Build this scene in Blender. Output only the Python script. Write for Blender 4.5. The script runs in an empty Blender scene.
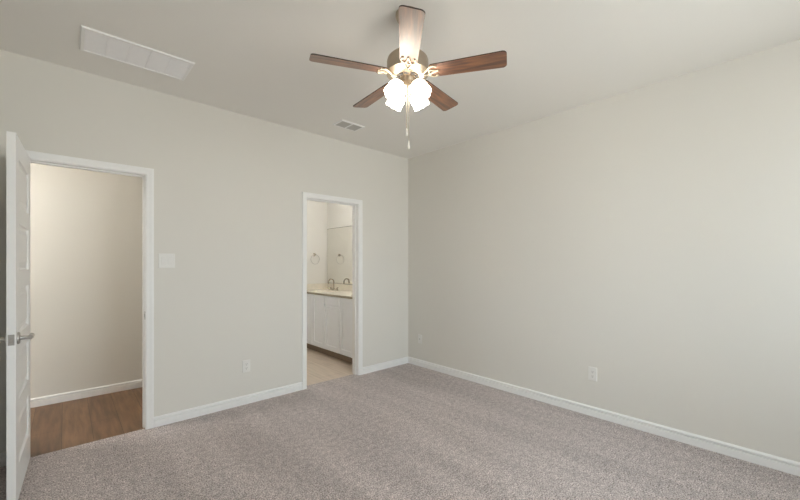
import bpy, bmesh, math, random
from math import sin, cos, pi, radians
from mathutils import Vector, Matrix

random.seed(4)
scene = bpy.context.scene
COL = scene.collection

# ------------------------------------------------------------------ camera
CAMX, CAMY, CAMZ, YAW, FPX, HOR = -3.397, -3.543, 1.3316, 0.7418, 364.8, 263.6
cd = bpy.data.cameras.new('camera')
cam = bpy.data.objects.new('camera', cd)
COL.objects.link(cam)
cd.sensor_width = 36.0
cd.lens = FPX * 36.0 / 800.0
cd.shift_y = (HOR - 250.0) / 800.0
cd.clip_start = 0.02
cam.location = (CAMX, CAMY, CAMZ)
cam.rotation_euler = (pi / 2, 0, -YAW)
scene.camera = cam

# ------------------------------------------------------------------ world, daylight, exposure
scene.view_settings.view_transform = 'Standard'
scene.view_settings.look = 'None'
scene.view_settings.gamma = 1.0
scene.view_settings.use_curve_mapping = False
scene.view_settings.exposure = 0.0
scene.cycles.max_bounces = 16
scene.cycles.diffuse_bounces = 10
SKY_STRENGTH = 14.4
LAMP = 16.0           # fan shades
HALL_LAMP = 105.0
BATH_LAMP = 22.0
w = bpy.data.worlds.new('sky')
scene.world = w
w.use_nodes = True
nt = w.node_tree
nt.nodes.clear()
out = nt.nodes.new('ShaderNodeOutputWorld')
bg = nt.nodes.new('ShaderNodeBackground')
tc = nt.nodes.new('ShaderNodeTexCoord')
sep = nt.nodes.new('ShaderNodeSeparateXYZ')
rmp = nt.nodes.new('ShaderNodeValToRGB')
rmp.color_ramp.elements[0].position = 0.0
rmp.color_ramp.elements[0].color = (0.86, 0.85, 0.83, 1)
rmp.color_ramp.elements[1].position = 1.0
rmp.color_ramp.elements[1].color = (0.80, 0.91, 1.0, 1)
e = rmp.color_ramp.elements.new(0.495); e.color = (0.86, 0.85, 0.83, 1)
e = rmp.color_ramp.elements.new(0.505); e.color = (0.90, 0.95, 1.0, 1)
mr = nt.nodes.new('ShaderNodeMapRange')
mr.inputs['From Min'].default_value = -1
mr.inputs['From Max'].default_value = 1
nt.links.new(tc.outputs['Generated'], sep.inputs[0])
nt.links.new(sep.outputs['Z'], mr.inputs['Value'])
nt.links.new(mr.outputs[0], rmp.inputs[0])
nt.links.new(rmp.outputs[0], bg.inputs['Color'])
bg.inputs['Strength'].default_value = SKY_STRENGTH
nt.links.new(bg.outputs[0], out.inputs[0])

H = 2.74                     # ceiling height
XL, YF = -3.80, -5.20        # left wall, window wall
WT = 0.115                   # partition thickness
WINS = [(-2.60, -1.60), (-1.45, -0.45)]
WZ0, WZ1 = 0.90, 2.35
FILL_WIN = (-4.70, -4.15)        # unseen window added in the left wall to brighten the right wall
for (x0, x1) in WINS:        # sampling portals in the two window openings
    ld = bpy.data.lights.new('window_portal', 'AREA')
    ld.shape = 'RECTANGLE'
    ld.size = x1 - x0
    ld.size_y = WZ1 - WZ0
    ld.cycles.is_portal = True
    lo = bpy.data.objects.new('window_portal', ld)
    lo.location = ((x0 + x1) / 2, YF - 0.10, (WZ0 + WZ1) / 2)
    lo.rotation_euler = (pi / 2, 0, 0)
    COL.objects.link(lo)

ld = bpy.data.lights.new('window_portal', 'AREA')
ld.shape = 'RECTANGLE'
ld.size = FILL_WIN[1] - FILL_WIN[0]
ld.size_y = WZ1 - WZ0
ld.cycles.is_portal = True
lo = bpy.data.objects.new('window_portal', ld)
lo.location = (XL - 0.08, (FILL_WIN[0] + FILL_WIN[1]) / 2, (WZ0 + WZ1) / 2)
lo.rotation_euler = (pi / 2, 0, -pi / 2)
COL.objects.link(lo)

# ------------------------------------------------------------------ materials
def mat(name, color, rough=0.6, metal=0.0, spec=0.5, noise=None, bump=None, emit=None, coat=0.0):
    """procedural material; noise=(scale, amount, detail), bump=(scale, strength, distance)"""
    m = bpy.data.materials.new(name)
    m.use_nodes = True
    n = m.node_tree
    p = n.nodes['Principled BSDF']
    p.inputs['Base Color'].default_value = (*color, 1)
    p.inputs['Roughness'].default_value = rough
    p.inputs['Metallic'].default_value = metal
    p.inputs['Specular IOR Level'].default_value = spec
    p.inputs['Coat Weight'].default_value = coat
    c = n.nodes.new('ShaderNodeTexCoord')
    if noise:
        t = n.nodes.new('ShaderNodeTexNoise')
        t.inputs['Scale'].default_value = noise[0]
        t.inputs['Detail'].default_value = noise[2] if len(noise) > 2 else 3
        n.links.new(c.outputs['Object'], t.inputs['Vector'])
        r = n.nodes.new('ShaderNodeValToRGB')
        a = noise[1]
        r.color_ramp.elements[0].position = 0.3
        r.color_ramp.elements[1].position = 0.7
        r.color_ramp.elements[0].color = (*[v * (1 - a) for v in color], 1)
        r.color_ramp.elements[1].color = (*[min(1, v * (1 + a)) for v in color], 1)
        n.links.new(t.outputs['Fac'], r.inputs[0])
        n.links.new(r.outputs[0], p.inputs['Base Color'])
    if bump:
        t = n.nodes.new('ShaderNodeTexNoise')
        t.inputs['Scale'].default_value = bump[0]
        t.inputs['Detail'].default_value = 3
        n.links.new(c.outputs['Object'], t.inputs['Vector'])
        b = n.nodes.new('ShaderNodeBump')
        b.inputs['Strength'].default_value = bump[1]
        b.inputs['Distance'].default_value = bump[2]
        n.links.new(t.outputs['Fac'], b.inputs['Height'])
        n.links.new(b.outputs[0], p.inputs['Normal'])
    if emit:
        p.inputs['Emission Color'].default_value = (*emit[0], 1)
        p.inputs['Emission Strength'].default_value = emit[1]
    return m

def carpet_mat():
    m = bpy.data.materials.new('carpet')
    m.use_nodes = True
    n = m.node_tree
    p = n.nodes['Principled BSDF']
    p.inputs['Roughness'].default_value = 0.95
    p.inputs['Specular IOR Level'].default_value = 0.1
    p.inputs['Sheen Weight'].default_value = 0.15
    c = n.nodes.new('ShaderNodeTexCoord')
    def noise(scale, detail, vec=None, rough=0.6):
        t = n.nodes.new('ShaderNodeTexNoise')
        t.inputs['Scale'].default_value = scale
        t.inputs['Detail'].default_value = detail
        t.inputs['Roughness'].default_value = rough
        n.links.new(vec or c.outputs['Object'], t.inputs['Vector'])
        return t.outputs['Fac']
    def ramp(src, p0, c0, p1, c1):
        r = n.nodes.new('ShaderNodeValToRGB')
        r.color_ramp.elements[0].position = p0
        r.color_ramp.elements[0].color = (*c0, 1)
        r.color_ramp.elements[1].position = p1
        r.color_ramp.elements[1].color = (*c1, 1)
        n.links.new(src, r.inputs[0])
        return r.outputs[0]
    def mix(mode, fac, a, b):
        x = n.nodes.new('ShaderNodeMix')
        x.data_type = 'RGBA'
        x.blend_type = mode
        x.inputs[0].default_value = fac
        n.links.new(a, x.inputs[6])
        n.links.new(b, x.inputs[7])
        return x.outputs[2]
    fine = noise(125, 3)
    tuft = ramp(fine, 0.36, (0.180, 0.150, 0.146), 0.64, (0.81, 0.73, 0.715))
    mid = ramp(noise(26, 3), 0.34, (0.80, 0.80, 0.80), 0.66, (1.14, 1.13, 1.13))
    # brushed pile: broad soft streaks left by the vacuum
    mp = n.nodes.new('ShaderNodeMapping')
    mp.inputs['Rotation'].default_value = (0, 0, 0)
    mp.inputs['Scale'].default_value = (2.6, 0.35, 1.0)
    n.links.new(c.outputs['Object'], mp.inputs[0])
    big = ramp(noise(1.3, 2, mp.outputs[0]), 0.38, (0.90, 0.90, 0.90), 0.62, (1.07, 1.07, 1.07))
    col = mix('MULTIPLY', 1.0, tuft, mid)
    col = mix('MULTIPLY', 1.0, col, big)
    n.links.new(col, p.inputs['Base Color'])
    b = n.nodes.new('ShaderNodeBump')
    b.inputs['Strength'].default_value = 0.55
    b.inputs['Distance'].default_value = 0.008
    n.links.new(fine, b.inputs['Height'])
    n.links.new(b.outputs[0], p.inputs['Normal'])
    return m

def plank_mat(name, c1, c2, width, length, rough, mortar=(0.02, 0.015, 0.01), msize=0.0015, grain=0.35):
    """boards running along +y"""
    m = bpy.data.materials.new(name)
    m.use_nodes = True
    n = m.node_tree
    p = n.nodes['Principled BSDF']
    p.inputs['Roughness'].default_value = rough
    c = n.nodes.new('ShaderNodeTexCoord')
    mp = n.nodes.new('ShaderNodeMapping')
    mp.inputs['Rotation'].default_value = (0, 0, radians(90))
    n.links.new(c.outputs['Object'], mp.inputs[0])
    br = n.nodes.new('ShaderNodeTexBrick')
    br.inputs['Color1'].default_value = (*c1, 1)
    br.inputs['Color2'].default_value = (*c2, 1)
    br.inputs['Mortar'].default_value = (*mortar, 1)
    br.inputs['Scale'].default_value = 1.0
    br.inputs['Mortar Size'].default_value = msize
    br.inputs['Brick Width'].default_value = length
    br.inputs['Row Height'].default_value = width
    br.offset = 0.37
    n.links.new(mp.outputs[0], br.inputs['Vector'])
    m2 = n.nodes.new('ShaderNodeMapping')
    m2.inputs['Scale'].default_value = (9, 0.9, 1)
    n.links.new(c.outputs['Object'], m2.inputs[0])
    t = n.nodes.new('ShaderNodeTexNoise')
    t.inputs['Scale'].default_value = 3.0
    t.inputs['Detail'].default_value = 5
    n.links.new(m2.outputs[0], t.inputs['Vector'])
    r = n.nodes.new('ShaderNodeValToRGB')
    r.color_ramp.elements[0].position = 0.35
    r.color_ramp.elements[0].color = (1 - grain,) * 3 + (1,)
    r.color_ramp.elements[1].position = 0.68
    r.color_ramp.elements[1].color = (1 + grain * 0.5,) * 3 + (1,)
    n.links.new(t.outputs['Fac'], r.inputs[0])
    x = n.nodes.new('ShaderNodeMix')
    x.data_type = 'RGBA'
    x.blend_type = 'MULTIPLY'
    x.inputs[0].default_value = 1.0
    n.links.new(br.outputs['Color'], x.inputs[6])
    n.links.new(r.outputs[0], x.inputs[7])
    n.links.new(x.outputs[2], p.inputs['Base Color'])
    return m

def blade_mat():
    """dark walnut with long arching grain along local x, satin lacquer"""
    m = bpy.data.materials.new('walnut_blade')
    m.use_nodes = True
    n = m.node_tree
    p = n.nodes['Principled BSDF']
    p.inputs['Roughness'].default_value = 0.5
    p.inputs['Specular IOR Level'].default_value = 0.7
    p.inputs['Coat Weight'].default_value = 1.0
    p.inputs['Coat IOR'].default_value = 1.65
    p.inputs['Coat Roughness'].default_value = 0.42
    c = n.nodes.new('ShaderNodeTexCoord')
    mp = n.nodes.new('ShaderNodeMapping')
    mp.inputs['Scale'].default_value = (2.0, 22.0, 1.0)
    n.links.new(c.outputs['Object'], mp.inputs[0])
    wv = n.nodes.new('ShaderNodeTexNoise')
    wv.inputs['Scale'].default_value = 2.0
    wv.inputs['Detail'].default_value = 4
    wv.inputs['Distortion'].default_value = 0.8
    n.links.new(mp.outputs[0], wv.inputs['Vector'])
    r = n.nodes.new('ShaderNodeValToRGB')
    r.color_ramp.elements[0].position = 0.36
    r.color_ramp.elements[0].color = (0.080, 0.029, 0.013, 1)
    r.color_ramp.elements[1].position = 0.66
    r.color_ramp.elements[1].color = (0.31, 0.128, 0.050, 1)
    n.links.new(wv.outputs['Fac'], r.inputs[0])
    n.links.new(r.outputs[0], p.inputs['Base Color'])
    return m

def glass_mat():
    m = bpy.data.materials.new('window_glass')
    m.use_nodes = True
    n = m.node_tree
    n.nodes.clear()
    o = n.nodes.new('ShaderNodeOutputMaterial')
    t = n.nodes.new('ShaderNodeBsdfTransparent')
    t.inputs[0].default_value = (0.93, 0.95, 0.94, 1)
    g = n.nodes.new('ShaderNodeBsdfGlossy')
    g.inputs['Roughness'].default_value = 0.02
    f = n.nodes.new('ShaderNodeFresnel')
    f.inputs[0].default_value = 1.45
    x = n.nodes.new('ShaderNodeMixShader')
    n.links.new(f.outputs[0], x.inputs[0])
    n.links.new(t.outputs[0], x.inputs[1])
    n.links.new(g.outputs[0], x.inputs[2])
    n.links.new(x.outputs[0], o.inputs[0])
    return m

WALLC = (0.738, 0.722, 0.682)
M = {}
M['wall'] = mat('greige_paint', WALLC, 0.75, spec=0.25, bump=(160, 0.08, 0.002))
M['ceiling'] = mat('ceiling_paint', (0.845, 0.832, 0.803), 0.8, spec=0.2, bump=(120, 0.12, 0.002))
M['trim'] = mat('white_trim', (0.88, 0.88, 0.88), 0.35, spec=0.4, noise=(30, 0.01))
M['door'] = mat('white_door_paint', (0.86, 0.86, 0.86), 0.38, spec=0.4, bump=(200, 0.03, 0.001))
M['plate'] = mat('ivory_white_plastic', (0.80, 0.79, 0.77), 0.4, noise=(40, 0.01))
M['slot'] = mat('dark_slot', (0.10, 0.095, 0.09), 0.7, noise=(50, 0.05))
M['nickel'] = mat('satin_nickel', (0.50, 0.485, 0.47), 0.36, metal=1.0, noise=(60, 0.03))
M['fan_metal'] = mat('brushed_nickel_fan', (0.47, 0.395, 0.31), 0.40, metal=1.0, noise=(60, 0.04))
M['iron'] = mat('polished_fan_bracket', (0.50, 0.44, 0.345), 0.5, metal=1.0, noise=(60, 0.03))
M['dark'] = mat('dark_void', (0.07, 0.065, 0.06), 0.8, noise=(30, 0.1))
M['duct'] = mat('grey_duct', (0.36, 0.35, 0.335), 0.7, noise=(30, 0.1))
M['blade'] = blade_mat()
M['edge'] = mat('dark_blade_edge', (0.035, 0.018, 0.012), 0.5, noise=(30, 0.1))
M['shade'] = mat('lit_frosted_glass', (0.9, 0.88, 0.84), 0.35, emit=((1.0, 0.90, 0.77), LAMP), noise=(30, 0.01))
M['bulb'] = mat('lit_bulb', (0.9, 0.88, 0.84), 0.3, emit=((1.0, 0.86, 0.66), LAMP * 1.3), noise=(30, 0.01))
M['pendant'] = mat('white_pendant', (0.85, 0.83, 0.78), 0.3, noise=(40, 0.02))
M['grille'] = mat('grille_white_metal', (0.93, 0.93, 0.955), 0.45, noise=(30, 0.01))
M['register'] = mat('register_grey_louvers', (0.50, 0.49, 0.47), 0.45, noise=(30, 0.01))
M['carpet'] = carpet_mat()
M['wood'] = plank_mat('hall_plank', (0.215, 0.122, 0.066), (0.165, 0.090, 0.048), 0.18, 1.22, 0.42, msize=0.0012)
M['vinyl'] = plank_mat('tan_vinyl', (0.60, 0.50, 0.405), (0.64, 0.54, 0.44), 0.305, 0.61, 0.5, mortar=(0.46, 0.36, 0.28), msize=0.003, grain=0.10)
M['cabinet'] = mat('white_cabinet_paint', (0.87, 0.89, 0.93), 0.4, noise=(20, 0.01))
M['toe'] = mat('shaded_brown_toe_kick', (0.26, 0.19, 0.14), 0.6, noise=(20, 0.05))  # brown stain plus the shadow under the cabinet, both in the colour
M['counter'] = mat('cream_marble', (0.76, 0.71, 0.61), 0.25, noise=(14, 0.06, 5))
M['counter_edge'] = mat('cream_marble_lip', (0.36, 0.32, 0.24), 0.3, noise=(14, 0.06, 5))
M['mirror'] = mat('mirror_silver', (0.84, 0.83, 0.79), 0.01, metal=1.0, noise=(5, 0.002))
M['chrome'] = mat('brushed_faucet', (0.42, 0.37, 0.31), 0.25, metal=1.0, noise=(60, 0.03))
M['pale_metal'] = mat('pale_satin_metal', (0.74, 0.72, 0.69), 0.35, metal=1.0, noise=(60, 0.03))
M['glass'] = glass_mat()
M['hall_light'] = mat('lit_hall_diffuser', (0.9, 0.9, 0.88), 0.4, emit=((1.0, 0.97, 0.92), HALL_LAMP), noise=(30, 0.01))
M['bath_fill'] = mat('bath_fill_diffuser', (0.9, 0.9, 0.88), 0.4, emit=((1.0, 1.0, 0.99), BATH_LAMP), noise=(30, 0.01))  # glow of the added bathroom ceiling light
M['bath_light'] = mat('lit_bath_glass', (0.9, 0.9, 0.88), 0.4, emit=((1.0, 1.0, 0.99), BATH_LAMP), noise=(30, 0.01))

# ------------------------------------------------------------------ mesh helpers
class MB:
    def __init__(self):
        self.bm = bmesh.new()

    def face(self, vs):
        try:
            return self.bm.faces.new(vs)
        except ValueError:
            return None

    def box(self, x0, x1, y0, y1, z0, z1, mtx=None):
        c = [(x, y, z) for z in (z0, z1) for y in (y0, y1) for x in (x0, x1)]
        v = [self.bm.verts.new(mtx @ Vector(p) if mtx else p) for p in c]
        for f in ((0, 2, 3, 1), (4, 5, 7, 6), (0, 1, 5, 4), (2, 6, 7, 3), (0, 4, 6, 2), (1, 3, 7, 5)):
            self.face([v[i] for i in f])
        return self

    def lathe(self, prof, segs=32, mtx=None, scallop=None):
        """prof: (r, z) from one end to the other around local z"""
        rings = []
        for k, (r, z) in enumerate(prof):
            ring = []
            for i in range(segs):
                a = 2 * pi * i / segs
                rr, zz = r, z
                if scallop:
                    s = scallop(k, a)
                    rr, zz = r * (1 + s[0]), z + s[1]
                p = Vector((rr * cos(a), rr * sin(a), zz))
                ring.append(self.bm.verts.new(mtx @ p if mtx else p))
            rings.append(ring)
        for a, b in zip(rings, rings[1:]):
            for i in range(segs):
                j = (i + 1) % segs
                self.face([a[i], a[j], b[j], b[i]])
        if prof[0][0] > 1e-6 and not scallop:
            self.face(list(reversed(rings[0])))
        if prof[-1][0] > 1e-6 and not scallop:
            self.face(rings[-1])
        return self

    def tube(self, pts, r, segs=10, closed=False):
        pts = [Vector(p) for p in pts]
        rad = r if isinstance(r, (list, tuple)) else [r] * len(pts)
        rings = []
        n = len(pts)
        prev = None
        for i, p in enumerate(pts):
            if closed:
                t = (pts[(i + 1) % n] - pts[i - 1]).normalized()
            else:
                t = (pts[min(i + 1, n - 1)] - pts[max(i - 1, 0)]).normalized()
            if prev is None:
                ref = Vector((0, 0, 1)) if abs(t.z) < 0.9 else Vector((1, 0, 0))
                u = t.cross(ref).normalized()
            else:
                u = (prev - t * prev.dot(t)).normalized()
            prev = u
            v = t.cross(u)
            rings.append([self.bm.verts.new(p + (u * cos(2 * pi * k / segs) + v * sin(2 * pi * k / segs)) * rad[i])
                          for k in range(segs)])
        pairs = list(zip(rings, rings[1:]))
        if closed:
            pairs.append((rings[-1], rings[0]))
        for a, b in pairs:
            for k in range(segs):
                j = (k + 1) % segs
                self.face([a[k], a[j], b[j], b[k]])
        if not closed:
            self.face(list(reversed(rings[0])))
            self.face(rings[-1])
        return self

    def prism(self, poly, z0, z1, mtx=None):
        a = [self.bm.verts.new(mtx @ Vector((x, y, z0)) if mtx else (x, y, z0)) for x, y in poly]
        b = [self.bm.verts.new(mtx @ Vector((x, y, z1)) if mtx else (x, y, z1)) for x, y in poly]
        self.face(list(reversed(a)))
        self.face(b)
        n = len(poly)
        for i in range(n):
            j = (i + 1) % n
            self.face([a[i], a[j], b[j], b[i]])
        return self

    def strip(self, rows, closed_profile=True):
        """rows: list of profiles (lists of points) skinned one to the next"""
        R = [[self.bm.verts.new(p) for p in row] for row in rows]
        n = len(R[0])
        for a, b in zip(R, R[1:]):
            for i in range(n if closed_profile else n - 1):
                j = (i + 1) % n
                self.face([a[i], a[j], b[j], b[i]])
        if closed_profile:
            self.face(list(reversed(R[0])))
            self.face(R[-1])
        return self

    def build(self, name, material, parent=None, bevel=0.0, smooth=False, loc=None, rot=None):
        bmesh.ops.recalc_face_normals(self.bm, faces=self.bm.faces)
        me = bpy.data.meshes.new(name)
        self.bm.to_mesh(me)
        self.bm.free()
        o = bpy.data.objects.new(name, me)
        COL.objects.link(o)
        for mm in (material if isinstance(material, (list, tuple)) else [material]):
            me.materials.append(mm)
        if smooth:
            for p in me.polygons:
                p.use_smooth = True
            if smooth != 'all':
                try:
                    me.set_sharp_from_angle(angle=radians(40))
                except Exception:
                    pass
        if bevel:
            b = o.modifiers.new('bevel', 'BEVEL')
            b.width = bevel
            b.segments = 2
            b.limit_method = 'ANGLE'
        if parent:
            o.parent = parent
        if loc is not None:
            o.location = loc
        if rot is not None:
            o.rotation_euler = rot
        return o

def struct(o, label=None, cat=None):
    o['kind'] = 'structure'
    if label:
        o['label'] = label
    if cat:
        o['category'] = cat
    return o

def thing(name, label, cat, loc=(0, 0, 0), rot=(0, 0, 0), group=None):
    o = bpy.data.objects.new(name, None)
    o.empty_display_size = 0.05
    COL.objects.link(o)
    o.location = loc
    o.rotation_euler = rot
    o['label'] = label
    o['category'] = cat
    if group:
        o['group'] = group
    return o

def dup(root, loc, rot, label):
    r = root.copy(); COL.objects.link(r)
    r.location = loc; r.rotation_euler = rot; r['label'] = label
    for ch in list(root.children):
        c = ch.copy(); COL.objects.link(c); c.parent = r
        for g in list(ch.children):
            d = g.copy(); COL.objects.link(d); d.parent = c
    return r

# ------------------------------------------------------------------ setting: floors, ceiling, walls
HX0, HX1, HY1 = -5.2, -1.88, 1.25      # hall behind the left doorway
BX0, BX1, BY1 = -1.77, -0.115, 1.87    # bathroom behind the right doorway
# openings (clear, inside the jambs)
D1 = (-3.612, -2.925, 2.044)
D2 = (-1.500, -0.828, 2.035)
JT = 0.018

b = MB()
b.box(XL, 0, YF, 0, -0.05, 0)
b.box(D1[0], D1[1], 0, 0.020, -0.05, 0)
b.box(D2[0], D2[1], 0, 0.075, -0.05, 0)
struct(b.build('floor', M['carpet']), 'speckled grey-taupe carpet covering the bedroom floor', 'carpet')
b = MB()
b.box(HX0, HX1, WT, HY1, -0.05, 0)
b.box(D1[0], D1[1], 0.020, WT, -0.05, 0)
struct(b.build('floor_hall', M['wood']), 'brown wood plank floor of the hall through the left doorway', 'floor')
b = MB()
b.box(BX0, BX1, WT, BY1, -0.05, 0)
b.box(D2[0], D2[1], 0.075, WT, -0.05, 0)
struct(b.build('floor_bathroom', M['vinyl']), 'tan floor of the bathroom through the right doorway', 'floor')
struct(MB().box(XL, 0, YF, 0, H, H + 0.1).build('ceiling', M['ceiling']))
struct(MB().box(HX0, HX1, WT, HY1, H, H + 0.1).build('ceiling_hall', M['ceiling']))
struct(MB().box(BX0, BX1, WT, BY1, H, H + 0.1).build('ceiling_bathroom', M['ceiling']))

b = MB()
for (x0, x1, z0, z1) in ((XL, D1[0] - JT, 0, H), (D1[0] - JT, D1[1] + JT, D1[2] + JT, H),
                         (D1[1] + JT, D2[0] - JT, 0, H), (D2[0] - JT, D2[1] + JT, D2[2] + JT, H),
                         (D2[1] + JT, 0, 0, H)):
    b.box(x0, x1, 0, WT, z0, z1)
struct(b.build('wall_back', M['wall']), 'greige wall holding both doorways', 'wall')
struct(MB().box(0, WT, YF, WT, 0, H).build('wall_right', M['wall']), 'plain greige wall along the carpet', 'wall')
b = MB()
b.box(XL - WT, XL, FILL_WIN[1], WT, 0, H)
b.box(XL - WT, XL, YF, FILL_WIN[0], 0, H)
b.box(XL - WT, XL, FILL_WIN[0], FILL_WIN[1], 0, WZ0)
b.box(XL - WT, XL, FILL_WIN[0], FILL_WIN[1], WZ1, H)
struct(b.build('wall_left', M['wall']))
b = MB()
xs = [XL - WT] + [v for p in WINS for v in p] + [WT]
for i in range(len(xs) - 1):
    if i % 2 == 0:
        b.box(xs[i], xs[i + 1], YF - 0.15, YF, 0, H)
    else:
        b.box(xs[i], xs[i + 1], YF - 0.15, YF, 0, WZ0)
        b.box(xs[i], xs[i + 1], YF - 0.15, YF, WZ1, H)
struct(b.build('wall_front', M['wall']))
struct(MB().box(HX0, HX1, HY1, HY1 + WT, 0, H).build('wall_hall', M['wall']), 'warm-lit beige hall wall through the left doorway', 'wall')
b = MB()
b.box(HX0 - WT, HX0, WT, HY1, 0, H)
b.box(HX0, XL - WT, 0, WT, 0, H)
struct(b.build('wall_hall_end', M['wall']))
struct(MB().box(HX1, BX0, WT, BY1 + WT, 0, H).build('wall_bathroom_left', M['wall']))
struct(MB().box(BX0, BX1 + WT, BY1, BY1 + WT, 0, H).build('wall_bathroom_back', M['wall']), 'beige bathroom wall behind the towel ring', 'wall')
struct(MB().box(BX1, 0, WT, BY1, 0, H).build('wall_bathroom_right', M['wall']), 'beige bathroom wall carrying the mirror', 'wall')

# windows behind the camera; the left-wall one is added for its light
def window(k, wd, loc, rz):
    """local frame: x along the wall, +y into the room, origin on the room face of the wall"""
    f = MB()
    t, h = 0.045, wd / 2
    f.box(-h, -h + t, -0.11, -0.04, WZ0, WZ1)
    f.box(h - t, h, -0.11, -0.04, WZ0, WZ1)
    f.box(-h + t, h - t, -0.11, -0.04, WZ0, WZ0 + t)
    f.box(-h + t, h - t, -0.11, -0.04, WZ1 - t, WZ1)
    zc = (WZ0 + WZ1) / 2
    f.box(-h + t, h - t, -0.11, -0.04, zc - 0.025, zc + 0.025)
    wo = struct(f.build('window_%d' % k, M['trim'], bevel=0.003, loc=loc, rot=(0, 0, rz)))
    wp = MB()
    wp.box(-h + t, h - t, -0.078, -0.072, WZ0 + t, zc - 0.025)
    wp.box(-h + t, h - t, -0.078, -0.072, zc + 0.025, WZ1 - t)
    wp.build('pane', M['glass'], wo)
    MB().box(-h - 0.04, h + 0.04, 0.0, 0.03, WZ0 - 0.02, WZ0).build('sill', M['trim'], wo, bevel=0.004)
for k, (x0, x1) in enumerate(WINS):
    window(k + 1, x1 - x0, ((x0 + x1) / 2, YF, 0), 0)
window(3, FILL_WIN[1] - FILL_WIN[0], (XL, (FILL_WIN[0] + FILL_WIN[1]) / 2, 0), -pi / 2)  # added window, lifts the near end of the right wall

# ------------------------------------------------------------------ trim: jambs, casings, baseboards
CAS = [(0.0, 0.0), (0.0, 0.009), (0.004, 0.011), (0.012, 0.0115), (0.020, 0.0105), (0.034, 0.0155), (0.044, 0.017), (0.050, 0.0155), (0.052, 0.0)]

def casing(b, x0, x1, zt, y, sgn):
    rv = 0.005
    xa, xb, z = x0 - rv, x1 + rv, zt + rv
    rows = []
    for (kx, kz) in (('l', 0), ('l', 1), ('r', 1), ('r', 0)):
        row = []
        for u, v in CAS:
            px = xa - u if kx == 'l' else xb + u
            pz = z + u if kz else 0.0
            row.append((px, y + sgn * v, pz))
        rows.append(row)
    b.strip(rows)

def jamb(b, x0, x1, zt, stop_y):
    b.box(x0 - JT, x0, 0, WT, 0, zt)
    b.box(x1, x1 + JT, 0, WT, 0, zt)
    b.box(x0 - JT, x1 + JT, 0, WT, zt, zt + JT)
    s0, s1 = stop_y
    b.box(x0, x0 + 0.010, s0, s1, 0, zt)
    b.box(x1 - 0.010, x1, s0, s1, 0, zt)
    b.box(x0 + 0.010, x1 - 0.010, s0, s1, zt - 0.010, zt)

for k, (D, sy) in enumerate(((D1, (0.040, 0.075)), (D2, (0.040, 0.075)))):
    b = MB()
    jamb(b, *D, sy)
    casing(b, *D, 0.0, -1)
    casing(b, *D, WT, 1)
    o = struct(b.build('trim_%d' % (k + 1), M['trim'], smooth=True),
               ('white door casing and jamb around the hall doorway', 'white door casing and jamb around the bathroom doorway')[k], 'door trim')
    if k == 0:
        p = MB()
        p.box(D[1] - 0.0015, D[1] + 0.001, 0.004, 0.034, 0.88, 0.945)
        sp = p.build('strike_plate', M['nickel'], o)
        MB().box(D[1] - 0.0022, D[1] - 0.0012, 0.011, 0.026, 0.898, 0.927).build('strike_hole', M['dark'], sp)

BASE = [(0.0, 0.0), (0.0145, 0.0), (0.0145, 0.0545), (0.0130, 0.0560), (0.0010, 0.0565), (0.0010, 0.0645), (0.0138, 0.0650), (0.0138, 0.073), (0.0050, 0.083), (0.0, 0.084)]

def baseboard(name, runs, label=None):
    """runs: (p0, p1, n) in plan, n pointing into the room; mitre = (start, end) in multiples of thickness"""
    b = MB()
    for (p0, p1, n, m0, m1) in runs:
        p0, p1, n = Vector((*p0, 0)), Vector((*p1, 0)), Vector((*n, 0))
        d = (p1 - p0).normalized()
        rows = []
        for p, mm, s in ((p0, m0, 1), (p1, m1, -1)):
            rows.append([p + n * v + d * (s * mm * v) + Vector((0, 0, z)) for v, z in BASE])
        b.strip(rows)
    return struct(b.build(name, M['trim']), label, 'baseboard' if label else None)

c_ = 0.0575
baseboard('baseboard_back', [((XL, 0), (D1[0] - c_, 0), (0, -1), 1, 0), ((D1[1] + c_, 0), (D2[0] - c_, 0), (0, -1), 0, 0),
                             ((D2[1] + c_, 0), (0, 0), (0, -1), 0, 1)], 'white baseboard beneath the wall with two doorways')
baseboard('baseboard_right', [((0, YF), (0, 0), (-1, 0), 1, 1)], 'long white baseboard beneath the plain wall')
baseboard('baseboard_left', [((XL, YF), (XL, 0), (1, 0), 1, 1)])
baseboard('baseboard_front', [((XL, YF), (0, YF), (0, 1), 1, 1)])
baseboard('baseboard_hall', [((HX0, HY1), (HX1, HY1), (0, -1), 0, 0)], 'white baseboard above the brown hall floor')
baseboard('baseboard_bathroom', [((BX0, BY1), (-0.625, BY1), (0, -1), 0, 0)])

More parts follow.
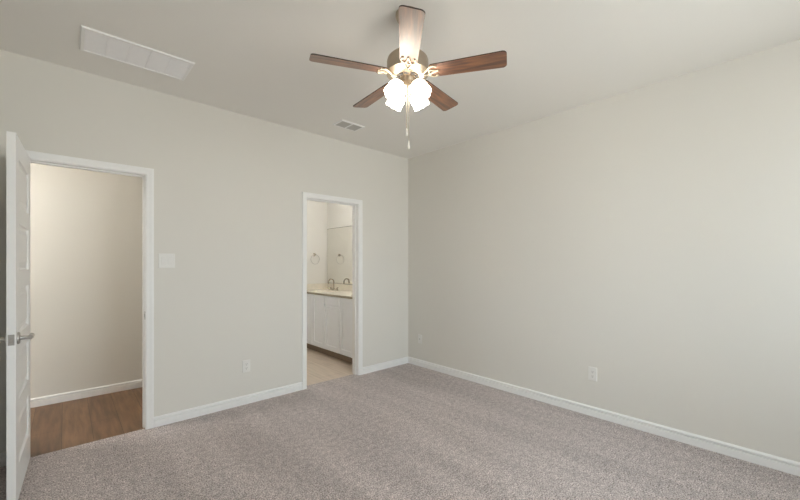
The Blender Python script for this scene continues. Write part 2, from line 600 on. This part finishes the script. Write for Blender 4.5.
# ------------------------------------------------------------------ door 1: white five-panel leaf, open into the bedroom
DW, DT, DZ0, DZ1 = 0.677, 0.035, 0.014, 2.040
def leaf_mesh():
    b = MB()
    st = 0.108
    xs = [0, st, DW - st, DW]
    zs = [DZ0]
    z = 0.205
    for i in range(5):
        zs += [z, z + 0.262]
        z += 0.262 + 0.101
    zs.append(DZ1)
    for side in (0, 1):
        y0 = 0 if side == 0 else DT
        sg = 1 if side == 0 else -1
        for i in range(3):
            for j in range(len(zs) - 1):
                x0, x1, z0, z1 = xs[i], xs[i + 1], zs[j], zs[j + 1]
                if i == 1 and j % 2 == 1:
                    loops = []
                    for ins, dep in ((0, 0), (0.003, 0.0060), (0.010, 0.0120), (0.024, 0.0120), (0.046, 0.0040)):
                        loops.append([b.bm.verts.new((x, y0 + sg * dep, zz)) for x, zz in
                                      ((x0 + ins, z0 + ins), (x1 - ins, z0 + ins), (x1 - ins, z1 - ins), (x0 + ins, z1 - ins))])
                    for p, q in zip(loops, loops[1:]):
                        for k in range(4):
                            b.face([p[k], p[(k + 1) % 4], q[(k + 1) % 4], q[k]])
                    b.face(loops[-1])
                else:
                    b.face([b.bm.verts.new((x, y0, zz)) for x, zz in ((x0, z0), (x1, z0), (x1, z1), (x0, z1))])
    for (x0, z0, x1, z1) in ((0, DZ0, 0, DZ1), (DW, DZ0, DW, DZ1), (0, DZ0, DW, DZ0), (0, DZ1, DW, DZ1)):
        b.face([b.bm.verts.new(p) for p in ((x0, 0, z0), (x1, 0, z1), (x1, DT, z1), (x0, DT, z0))])
    bmesh.ops.remove_doubles(b.bm, verts=b.bm.verts, dist=1e-5)
    return b

door = leaf_mesh().build('door_1', M['door'], loc=(D1[0] + 0.003, -0.010, 0), rot=(0, 0, radians(-91.8)))
struct(door, 'white five-panel door standing open into the bedroom', 'door')
HZ = 0.920
def lever(sgn):
    b = MB()
    y0 = DT if sgn > 0 else 0
    mt = Matrix.Translation((DW - 0.060, y0, HZ)) @ Matrix.Rotation(radians(-90 * sgn), 4, 'X')
    b.lathe([(0.0, 0.0), (0.033, 0.0), (0.033, 0.005), (0.029, 0.010), (0.013, 0.012), (0.011, 0.016), (0.0105, 0.042), (0.013, 0.046), (0.013, 0.058), (0.0, 0.060)], 28, mt)
    yy = y0 + sgn * 0.052
    b.tube([(DW - 0.060, yy, HZ), (DW - 0.080, yy, HZ + 0.001), (DW - 0.105, yy + sgn * 0.001, HZ + 0.003), (DW - 0.126, yy - sgn * 0.002, HZ + 0.003), (DW - 0.138, yy - sgn * 0.006, HZ + 0.001)],
           [0.0135, 0.0130, 0.012, 0.0105, 0.008], 12)
    return b.build('door_handle', M['nickel'], door, smooth=True)
lever(1)
lever(-1)
lp = MB().box(DW - 0.001, DW + 0.0012, 0.005, 0.030, HZ - 0.029, HZ + 0.029).build('latch_plate', M['nickel'], door, bevel=0.0008)
MB().prism([(0, 0.009), (0.010, 0.011), (0.010, 0.013), (0, 0.026)], HZ - 0.010, HZ + 0.010, Matrix.Translation((DW + 0.001, 0, 0))).build('latch_bolt', M['nickel'], lp)
for hz in (0.25, 1.05, 1.82):
    b = MB()
    b.lathe([(0.0, hz - 0.046), (0.0055, hz - 0.044), (0.0055, hz + 0.044), (0.0, hz + 0.046)], 12, Matrix.Translation((-0.003, -0.006, 0)))
    b.box(-0.0022, -0.0005, 0.0, 0.028, hz - 0.044, hz + 0.044)
    b.build('hinge', M['nickel'], door, smooth=True)

# ------------------------------------------------------------------ wall plates
def mount(p, n):
    """matrix with local x to the right, local y out of the wall, local z up"""
    n = Vector(n)
    x = n.cross(Vector((0, 0, 1)))
    return math.atan2(x.y, x.x)

def plate_mesh(b, wd, hg):
    hw, hh = wd / 2, hg / 2
    rows = []
    for ins, y in ((0, 0), (0, 0.003), (0.003, 0.006)):
        rows.append([(-hw + ins, y, -hh + ins), (hw - ins, y, -hh + ins), (hw - ins, y, hh - ins), (-hw + ins, y, hh - ins)])
    b.strip(rows)
    return b

# local frame: x right (seen from the room), y out of the wall -> rotate so +y = normal
def plate_thing(name, label, cat, pos, normal, group=None):
    nx, ny = normal
    return thing(name, label, cat, pos, (0, 0, math.atan2(-nx, ny)), group)

sw = plate_thing('light_switch', 'white two-gang light switch beside the hall doorway', 'light switch', (-2.778, 0, 1.355), (0, -1))
plate_mesh(MB(), 0.116, 0.120).build('wall_plate', M['plate'], sw)
for sx in (-0.023, 0.023):
    b = MB()
    b.strip([[(sx - 0.0165, 0.005, -0.033), (sx + 0.0165, 0.005, -0.033), (sx + 0.0165, 0.005, 0.033), (sx - 0.0165, 0.005, 0.033)],
             [(sx - 0.0160, 0.0075, -0.0325), (sx + 0.0160, 0.0075, -0.0325), (sx + 0.0160, 0.0145, 0.0325), (sx - 0.0160, 0.0145, 0.0325)]])
    b.build('rocker', M['plate'], sw)

def outlet(pos, normal, label):
    o = plate_thing('wall_outlet', label, 'outlet', pos, normal, 'duplex outlets low on the walls')
    plate_mesh(MB(), 0.072, 0.117).build('wall_plate', M['plate'], o)
    for sz in (-0.0195, 0.0195):
        b = MB()
        poly = []
        for i in range(24):
            a = 2 * pi * i / 24
            poly.append((0.0170 * cos(a), max(-0.0135, min(0.0135, 0.0170 * sin(a)))))
        mt = Matrix.Translation((0, 0, sz)) @ Matrix.Rotation(radians(90), 4, 'X') @ Matrix.Scale(-1, 4, (0, 0, 1))
        b.prism(poly, 0.005, 0.0078, mt)
        r = b.build('receptacle', M['plate'], o)
        s = MB()
        s.box(-0.0075, -0.0052, 0.0074, 0.0083, sz - 0.001, sz + 0.0075)
        s.box(0.0048, 0.0070, 0.0074, 0.0083, sz - 0.0005, sz + 0.0065)
        s.box(-0.0025, 0.0025, 0.0074, 0.0083, sz - 0.0100, sz - 0.0050)
        s.build('slots', M['slot'], r)
    MB().lathe([(0.0, 0.0055), (0.003, 0.0055), (0.003, 0.0068), (0.0, 0.0070)], 10, Matrix.Rotation(radians(-90), 4, 'X')).build('screw', M['plate'], o)
    return o
outlet((-2.132, 0, 0.358), (0, -1), 'white duplex outlet on the doorway wall left of the bathroom')
outlet((0, -2.330, 0.368), (-1, 0), 'white duplex outlet low on the plain wall, clear of the corner')
cp = plate_thing('cable_plate', 'small pale cable wall plate near the room corner', 'wall plate', (0, -0.222, 0.352), (-1, 0))
plate_mesh(MB(), 0.070, 0.115).build('wall_plate', M['plate'], cp)
MB().lathe([(0.0, 0.005), (0.0075, 0.005), (0.0075, 0.008), (0.005, 0.008), (0.005, 0.014), (0.0, 0.014)], 12, Matrix.Rotation(radians(-90), 4, 'X')).build('cable_jack', M['nickel'], cp)

# ------------------------------------------------------------------ ceiling vents
def ring_frame(b, x0, x1, y0, y1, fw, z0, z1, slope=0.006):
    rows = []
    outer_lo = [(x0, y0, z1), (x1, y0, z1), (x1, y1, z1), (x0, y1, z1)]
    R = [[(x0, y0, z1), (x1, y0, z1), (x1, y1, z1), (x0, y1, z1)],
         [(x0 + slope, y0 + slope, z0), (x1 - slope, y0 + slope, z0), (x1 - slope, y1 - slope, z0), (x0 + slope, y1 - slope, z0)],
         [(x0 + fw, y0 + fw, z0), (x1 - fw, y0 + fw, z0), (x1 - fw, y1 - fw, z0), (x0 + fw, y1 - fw, z0)],
         [(x0 + fw, y0 + fw, z1), (x1 - fw, y0 + fw, z1), (x1 - fw, y1 - fw, z1), (x0 + fw, y1 - fw, z1)]]
    b.strip(R, True) if False else None
    V = [[b.bm.verts.new(p) for p in r] for r in R]
    for p, q in zip(V, V[1:] + V[:1]):
        for i in range(4):
            b.face([p[i], p[(i + 1) % 4], q[(i + 1) % 4], q[i]])

gx, gy = (-3.332, -2.727), (-0.688, -0.358)
gr = thing('return_air_grille', 'long white return air grille of five panels on ceiling', 'air vent', ((gx[0] + gx[1]) / 2, (gy[0] + gy[1]) / 2, H))
hx, hy = (gx[1] - gx[0]) / 2, (gy[1] - gy[0]) / 2
b = MB()
ring_frame(b, -hx, hx, -hy, hy, 0.021, -0.010, -0.0005)
b.build('frame', M['trim'], gr)
n = 5
pw = (2 * hx - 0.042) / n
for i in range(n):
    xa = -hx + 0.021 + i * pw
    b = MB()
    e_ = 0.006
    b.box(xa, xa + e_, -hy + 0.021, hy - 0.021, -0.0075, -0.001)
    b.box(xa + pw - e_, xa + pw, -hy + 0.021, hy - 0.021, -0.0075, -0.001)
    ns = 26
    for k in range(ns):
        yc = -hy + 0.021 + (k + 0.5) * (2 * hy - 0.042) / ns
        mt = Matrix.Translation((0, yc, -0.0045)) @ Matrix.Rotation(radians(-12), 4, 'X')
        b.box(xa + e_, xa + pw - e_, -0.0058, 0.0058, -0.0005, 0.0005, mt)
    b.build('grille_panel', M['grille'], gr)
MB().box(-hx + 0.021, hx - 0.021, -hy + 0.021, hy - 0.021, -0.0009, -0.0003).build('filter', M['grille'], gr)

rx, ry = (-1.412, -1.128), (-0.540, -0.360)
rg = thing('supply_register', 'small white air register with two grey louver banks on ceiling', 'air vent', ((rx[0] + rx[1]) / 2, (ry[0] + ry[1]) / 2, H))
hx, hy = (rx[1] - rx[0]) / 2, (ry[1] - ry[0]) / 2
b = MB()
ring_frame(b, -hx, hx, -hy, hy, 0.022, -0.009, -0.0005)
b.box(-0.008, 0.008, -hy + 0.022, hy - 0.022, -0.009, -0.001)
b.build('frame', M['trim'], rg)
MB().box(-hx + 0.022, hx - 0.022, -hy + 0.022, hy - 0.022, -0.0012, -0.0004).build('duct_opening', M['duct'], rg)
for s in (-1, 1):
    b = MB()
    ns = 9
    for k in range(ns):
        yc = -hy + 0.022 + (k + 0.5) * (2 * hy - 0.044) / ns
        mt = Matrix.Translation((0, yc, -0.006)) @ Matrix.Rotation(radians(-24), 4, 'X')
        xa, xb = (0.008, hx - 0.022)
        b.box(min(s * xa, s * xb), max(s * xa, s * xb), -0.0058, 0.0058, -0.0004, 0.0004, mt)
    b.build('louver_bank', M['register'], rg)

# ------------------------------------------------------------------ ceiling fan
FX, FY, BZ = -1.973, -2.053, 2.400
fan = thing('ceiling_fan', 'five-blade walnut ceiling fan with lit glass shades', 'ceiling fan', (FX, FY, 0))
MB().lathe([(0.0, H - 0.0005), (0.068, H - 0.0005), (0.068, H - 0.016), (0.060, H - 0.034), (0.034, H - 0.056), (0.016, H - 0.060), (0.0, H - 0.060)], 36).build('canopy', M['fan_metal'], fan, smooth=True)
MB().lathe([(0.0, H - 0.055), (0.0125, H - 0.055), (0.0125, 2.53), (0.024, 2.525), (0.024, 2.500), (0.0, 2.498)], 20).build('downrod', M['fan_metal'], fan, smooth=True)
MB().lathe([(0.0, 2.512), (0.060, 2.510), (0.098, 2.500), (0.112, 2.486), (0.117, 2.470), (0.117, 2.412), (0.121, 2.408), (0.121, 2.402), (0.113, 2.397), (0.098, 2.388), (0.074, 2.380), (0.070, 2.3815), (0.0, 2.3815)], 48).build('motor_housing', M['fan_metal'], fan, smooth=True)
b = MB()
for i in range(10):      # dark vent slots round the underside of the motor
    a = 2 * pi * i / 10 + 0.1
    pts = [(0.045, -0.20), (0.068, -0.235), (0.0685, 0.0), (0.068, 0.235), (0.045, 0.20), (0.045, 0)]
    poly = [(r * cos(t + a), r * sin(t + a)) for r, t in pts]
    b.prism(poly, 2.3780, 2.3814)
b.build('vent_slots', M['dark'], fan)
MB().lathe([(0.0, 2.3813), (0.040, 2.3813), (0.042, 2.370), (0.038, 2.360), (0.038, 2.345), (0.041, 2.340), (0.041, 2.318), (0.032, 2.304), (0.018, 2.296), (0.010, 2.286), (0.0, 2.284)], 36).build('switch_housing', M['fan_metal'], fan, smooth=True)

def blade_outline(r0, r1, w0, w1, cr):
    pts = []
    def arc(cx, cy, a0, a1, r, n=7):
        for i in range(n + 1):
            a = a0 + (a1 - a0) * i / n
            pts.append((cx + r * cos(a), cy + r * sin(a)))
    arc(r1 - cr, w1 / 2 - cr, pi / 2, 0, cr)
    arc(r1 - cr, -w1 / 2 + cr, 0, -pi / 2, cr)
    c0 = 0.018
    arc(r0 + c0, -w0 / 2 + c0, -pi / 2, -pi, c0)
    arc(r0 + c0, w0 / 2 - c0, pi, pi / 2, c0)
    return list(reversed(pts))

OFF, PITCH = radians(12.3), radians(-12)
for i in range(5):
    a = OFF + i * 2 * pi / 5
    b = MB()
    b.prism(blade_outline(0.128, 0.538, 0.094, 0.116, 0.022), -0.0030, 0.0030)
    bl = b.build('fan_blade', [M['blade'], M['edge']], fan, loc=(0, 0, BZ), rot=(PITCH, 0, a))
    for p in bl.data.polygons:
        if abs(p.normal.z) < 0.5:
            p.material_index = 1
    # openwork bracket under the blade root
    q = MB()
    def flat(poly, z0=-0.0075, z1=-0.0032):
        q.prism(poly, z0, z1)
    for s in (-1, 1):
        q.tube([(0.086, 0.0, -0.018), (0.100, s * 0.010, -0.014), (0.116, s * 0.019, -0.008), (0.132, s * 0.034, -0.006), (0.150, s * 0.040, -0.006), (0.166, s * 0.034, -0.006)],
               [0.0055, 0.0055, 0.005, 0.005, 0.005, 0.0045], 8)
        q.tube([(0.116, s * 0.019, -0.008), (0.134, s * 0.012, -0.0065), (0.152, s * 0.006, -0.006), (0.172, 0.0, -0.006)], [0.0045, 0.005, 0.005, 0.0045], 8)
    q.tube([(0.132, -0.034, -0.006), (0.126, -0.016, -0.007), (0.124, 0.0, -0.007), (0.126, 0.016, -0.007), (0.132, 0.034, -0.006)], 0.0045, 8)
    for (px, py) in ((0.166, 0.033), (0.166, -0.033), (0.172, 0.0)):
        q.lathe([(0.0, -0.0115), (0.0055, -0.0105), (0.0075, -0.008), (0.0075, -0.0030)], 14, Matrix.Translation((px, py, 0)))
    q.box(0.066, 0.094, -0.016, 0.016, -0.0225, -0.0150)
    q.build('blade_bracket', M['iron'], bl, smooth=True)

SH_PROF = [(0.019, 0.006), (0.022, -0.004), (0.034, -0.012), (0.048, -0.026), (0.0530, -0.044), (0.0535, -0.060), (0.0515, -0.074), (0.0510, -0.084), (0.0500, -0.094), (0.0530, -0.104)]
def sc(k, a):
    f = max(0, k - 6) / 3.0
    return (0.018 * f * cos(8 * a), -0.0022 * f * cos(8 * a))
base_az = math.atan2(CAMY - FY, CAMX - FX)
for i in range(4):
    az = base_az + pi / 4 + i * pi / 2
    tilt = radians(40)
    mt = Matrix.Translation((0.060 * cos(az), 0.060 * sin(az), 2.324)) @ Matrix.Rotation(az, 4, 'Z') @ Matrix.Rotation(-tilt, 4, 'Y') @ Matrix.Scale(0.90, 4)
    b = MB()
    b.lathe(SH_PROF, 36, mt, scallop=sc)
    s = b.build('lamp_shade', M['shade'], fan, smooth='all')
    so = s.modifiers.new('thick', 'SOLIDIFY'); so.thickness = 0.003; so.offset = -1
    MB().lathe([(0.0, 0.022), (0.017, 0.020), (0.023, 0.010), (0.023, -0.002), (0.0, -0.004)], 20, mt).build('socket', M['fan_metal'], s, smooth=True)
    MB().lathe([(0.0, -0.004), (0.012, -0.006), (0.013, -0.020), (0.022, -0.040), (0.024, -0.054), (0.018, -0.070), (0.0, -0.077)], 18, mt).build('bulb', M['bulb'], s, smooth='all')

ca = base_az
for (da, rr, zb) in ((-0.35, 0.040, 2.036), (0.35, 0.046, 1.963)):
    px, py = rr * cos(ca + da * 0.4), rr * sin(ca + da * 0.4)
    b = MB()
    z = 2.318
    b.tube([(px * 0.95, py * 0.95, 2.330), (px, py, 2.316), (px, py, zb + 0.040)], 0.0013, 6)
    zz = 2.312
    while zz > zb + 0.042:
        b.lathe([(0.0, zz + 0.0021), (0.0019, zz + 0.001), (0.0019, zz - 0.001), (0.0, zz - 0.0021)], 6, Matrix.Translation((px, py, 0)))
        zz -= 0.0062
    ch = b.build('pull_chain', M['iron'], fan)
    MB().lathe([(0.0, zb + 0.046), (0.0030, zb + 0.044), (0.0036, zb + 0.036), (0.0060, zb + 0.020), (0.0066, zb + 0.010), (0.0048, zb + 0.002), (0.0, zb)], 16, Matrix.Translation((px, py, 0))).build('pendant', M['pendant'], ch, smooth=True)

# ------------------------------------------------------------------ bathroom
VX0, VX1, VY0, VY1, CT = -0.655, BX1 - 0.001, 0.30, BY1 - 0.001, 0.904
van = thing('vanity_cabinet', 'white shaker vanity cabinet under the bathroom countertop', 'vanity', ((VX0 + VX1) / 2, (VY0 + VY1) / 2, 0))
ox, oy = van.location.x, van.location.y
b = MB()
px = 0.018       # carcass of boards: ends, bottom, back, face
xa, xb, ya, yb, za, zc = VX0 - ox, VX1 - ox, VY0 + 0.012 - oy, VY1 - oy, 0.105, CT - 0.0305
b.box(xa, xb, ya, ya + px, za, zc)
b.box(xa, xb, yb - px, yb, za, zc)
b.box(xa, xb, ya + px, yb - px, za, za + px)
b.box(xb - 0.006, xb, ya + px, yb - px, za + px, zc)
b.box(xa, xa + px, ya + px, yb - px, za + px, zc)
b.build('body', M['cabinet'], van, bevel=0.001)
MB().box(VX0 + 0.065 - ox, VX1 - ox, VY0 + 0.012 - oy, VY1 - oy, 0.0, 0.105).build('toe_kick', M['toe'], van)['label'] = 'recessed toe kick, brown with its shadow put into the colour'

def shaker(name, y0, y1, z0, z1, rail=0.055):
    b = MB()
    t = 0.019
    x1 = VX0 - 0.0005 - ox
    x0 = x1 - t
    b.box(x0, x1, y0 - oy, y0 + rail - oy, z0, z1)
    b.box(x0, x1, y1 - rail - oy, y1 - oy, z0, z1)
    b.box(x0, x1, y0 + rail - oy, y1 - rail - oy, z0, z0 + rail)
    b.box(x0, x1, y0 + rail - oy, y1 - rail - oy, z1 - rail, z1)
    b.box(x0 + 0.009, x1, y0 + rail - oy, y1 - rail - oy, z0 + rail, z1 - rail)
    return b.build(name, M['cabinet'], van)
g = 0.005
top = CT - 0.036
zb = 0.128
shaker('cabinet_door', 0.315, 0.644 - g, zb, top)
shaker('cabinet_door', 1.033 + g, 1.380 - g, zb, top)
shaker('cabinet_door', 1.380 + g, 1.730 - g, zb, top)
shaker('cabinet_door', 0.644 + 0.006, 1.033 - 0.006, zb, 0.728)
b = MB()
b.box(VX0 - 0.0195 - ox, VX0 - 0.0005 - ox, 0.644 + 0.008 - oy, 1.033 - 0.008 - oy, 0.755, top)
b.build('drawer', M['cabinet'], van, bevel=0.003)

ct = thing('countertop', 'cream bathroom countertop with sunken basin on the white vanity', 'countertop', (ox, oy, CT - 0.030))
def cbox(b, x0, x1, y0, y1, z0, z1):
    b.box(x0 - ox, x1 - ox, y0 - oy, y1 - oy, z0 - (CT - 0.030), z1 - (CT - 0.030))
CX0 = -0.680
# slab with an oval basin sunk into it
SX, SY, SA, SB = -0.425, 1.450, 0.150, 0.205
b = MB()
N = 48
zt, zl = 0.030, 0.0
outer = []
x0, x1, y0, y1 = CX0 + 0.004 - ox, VX1 - ox, VY0 + 0.004 - oy, VY1 - oy
ex, ey = SX - ox, SY - oy
for i in range(N):
    a = 2 * pi * i / N
    dx, dy = cos(a), sin(a)
    ts = []
    if dx > 1e-9: ts.append((x1 - ex) / dx)
    if dx < -1e-9: ts.append((x0 - ex) / dx)
    if dy > 1e-9: ts.append((y1 - ey) / dy)
    if dy < -1e-9: ts.append((y0 - ey) / dy)
    t = min(ts)
    outer.append((ex + dx * t, ey + dy * t))
for (cxn, cyn) in ((x0, y0), (x1, y0), (x1, y1), (x0, y1)):   # snap nearest sample to each corner
    k = min(range(N), key=lambda i: (outer[i][0] - cxn) ** 2 + (outer[i][1] - cyn) ** 2)
    outer[k] = (cxn, cyn)
loops = [[(*p, zl) for p in outer], [(*p, zt) for p in outer]]
for s, z in ((1.0, zt), (0.985, zt - 0.004), (0.93, zt - 0.05), (0.75, zt - 0.10), (0.40, zt - 0.125), (0.08, zt - 0.13)):
    loops.append([(ex + SA * s * cos(2 * pi * i / N), ey + SB * s * sin(2 * pi * i / N), z) for i in range(N)])
V = [[b.bm.verts.new(p) for p in l] for l in loops]
for p, q in zip(V, V[1:]):
    for i in range(N):
        b.face([p[i], p[(i + 1) % N], q[(i + 1) % N], q[i]])
b.face(V[-1])
b.build('slab', M['counter'], ct, smooth=True)
b = MB()
cbox(b, CX0, CX0 + 0.004, VY0, VY1, CT - 0.030, CT - 0.001)
cbox(b, CX0 + 0.004, VX1, VY0, VY0 + 0.004, CT - 0.030, CT - 0.001)
b.build('front_lip', M['counter_edge'], ct)['label'] = 'darker front edge of the countertop'
b = MB()
cbox(b, VX1 - 0.018, VX1, VY0, VY1, CT, CT + 0.095)
cbox(b, CX0 + 0.02, VX1 - 0.018, VY1 - 0.018, VY1, CT, CT + 0.095)
bs = b.build('backsplash', M['counter'], bevel=0.002, loc=(ox, oy, CT - 0.030))
bs['label'] = 'low cream backsplash standing along the back of the bathroom countertop'
bs['category'] = 'backsplash'

fc = thing('faucet', 'brushed metal arched faucet on the cream countertop', 'faucet', (-0.220, 1.500, CT))
MB().lathe([(0.0, 0.0), (0.030, 0.0), (0.030, 0.006), (0.022, 0.016), (0.018, 0.030), (0.0, 0.032)], 24).build('base', M['chrome'], fc, smooth=True)
pts = [(0, 0, 0.028), (0, 0, 0.11)]
for i in range(13):
    a = pi * i / 12
    pts.append((-0.050 + 0.050 * cos(a), 0, 0.130 + 0.048 * sin(a)))
pts.append((-0.102, 0, 0.105))
MB().tube(pts, 0.0105, 12).build('spout', M['chrome'], fc, smooth=True)
for s in (-1, 1):
    b = MB()
    b.lathe([(0.0, 0.0), (0.022, 0.0), (0.020, 0.010), (0.012, 0.028), (0.012, 0.044), (0.0, 0.047)], 18, Matrix.Translation((0, s * 0.095, 0)))
    b.tube([(0, s * 0.095, 0.040), (-0.006, s * 0.120, 0.046), (-0.010, s * 0.145, 0.050)], [0.007, 0.006, 0.005], 10)
    b.build('faucet_handle', M['chrome'], fc, smooth=True)

MB_ = MB()
mi = thing('mirror', 'large frameless mirror above the bathroom vanity', 'mirror', (BX1 - 0.001, 1.10, 1.005))
MB().box(-0.004, 0.0, -0.755, 0.762, 0.0, 0.915).build('mirror_backing', M['dark'], mi)
MB().box(-0.0062, -0.0041, -0.750, 0.757, 0.005, 0.910).build('mirror_glass', M['mirror'], mi)

tr = thing('towel_ring', 'small metal towel ring on the bathroom wall', 'towel ring', (-0.366, BY1 - 0.001, 1.480))
b = MB()
b.lathe([(0.0, 0.0), (0.024, 0.0), (0.024, 0.006), (0.018, 0.012), (0.010, 0.014), (0.010, 0.040), (0.0, 0.042)], 22, Matrix.Rotation(radians(90), 4, 'X'))
b.build('mount', M['chrome'], tr, smooth=True)
b = MB()
b.tube([(0.078 * sin(2 * pi * i / 36), -0.036, -0.078 + 0.078 * cos(2 * pi * i / 36)) for i in range(36)], 0.0035, 8, closed=True)
b.build('ring', M['nickel'], tr, smooth='all')

vl = thing('vanity_light', 'three-light vanity fixture above the bathroom mirror', 'light fixture', (BX1 - 0.001, 0.62, 2.22))
MB().box(-0.025, 0.0, -0.26, 0.26, -0.055, 0.055).build('back_plate', M['nickel'], vl, bevel=0.004)
for s in (-0.18, 0.0, 0.18):
    mt = Matrix.Translation((-0.105, s, 0.02))
    a = MB()
    a.tube([(-0.020, s, 0.0), (-0.070, s, 0.030), (-0.105, s, 0.045), (-0.105, s, 0.015)], 0.007, 10)
    a.build('arm', M['nickel'], vl, smooth=True)
    MB().lathe([(0.0, 0.0), (0.028, 0.0), (0.035, -0.03), (0.050, -0.08), (0.062, -0.12), (0.055, -0.12), (0.0, -0.10)], 24, mt).build('lamp_shade', M['bath_light'], vl, smooth=True)

# flush ceiling lamps: the hall's, and one added to brighten the bathroom cabinets
def flush_light(label, pos, m):
    o = thing('flush_ceiling_light', label, 'ceiling light', pos)
    MB().lathe([(0.0, -0.0005), (0.155, -0.0005), (0.155, -0.020), (0.0, -0.022)], 36).build('base', M['nickel'], o, smooth=True)
    MB().lathe([(0.140, -0.020), (0.150, -0.030), (0.130, -0.065), (0.080, -0.090), (0.0, -0.100)], 36).build('diffuser', m, o, smooth=True)
    return o
flush_light('round flush ceiling light in the hall past the left doorway', (-4.60, 0.62, H), M['hall_light'])
flush_light('unseen round flush light added to brighten the bathroom', (-1.15, 1.05, H), M['bath_fill'])
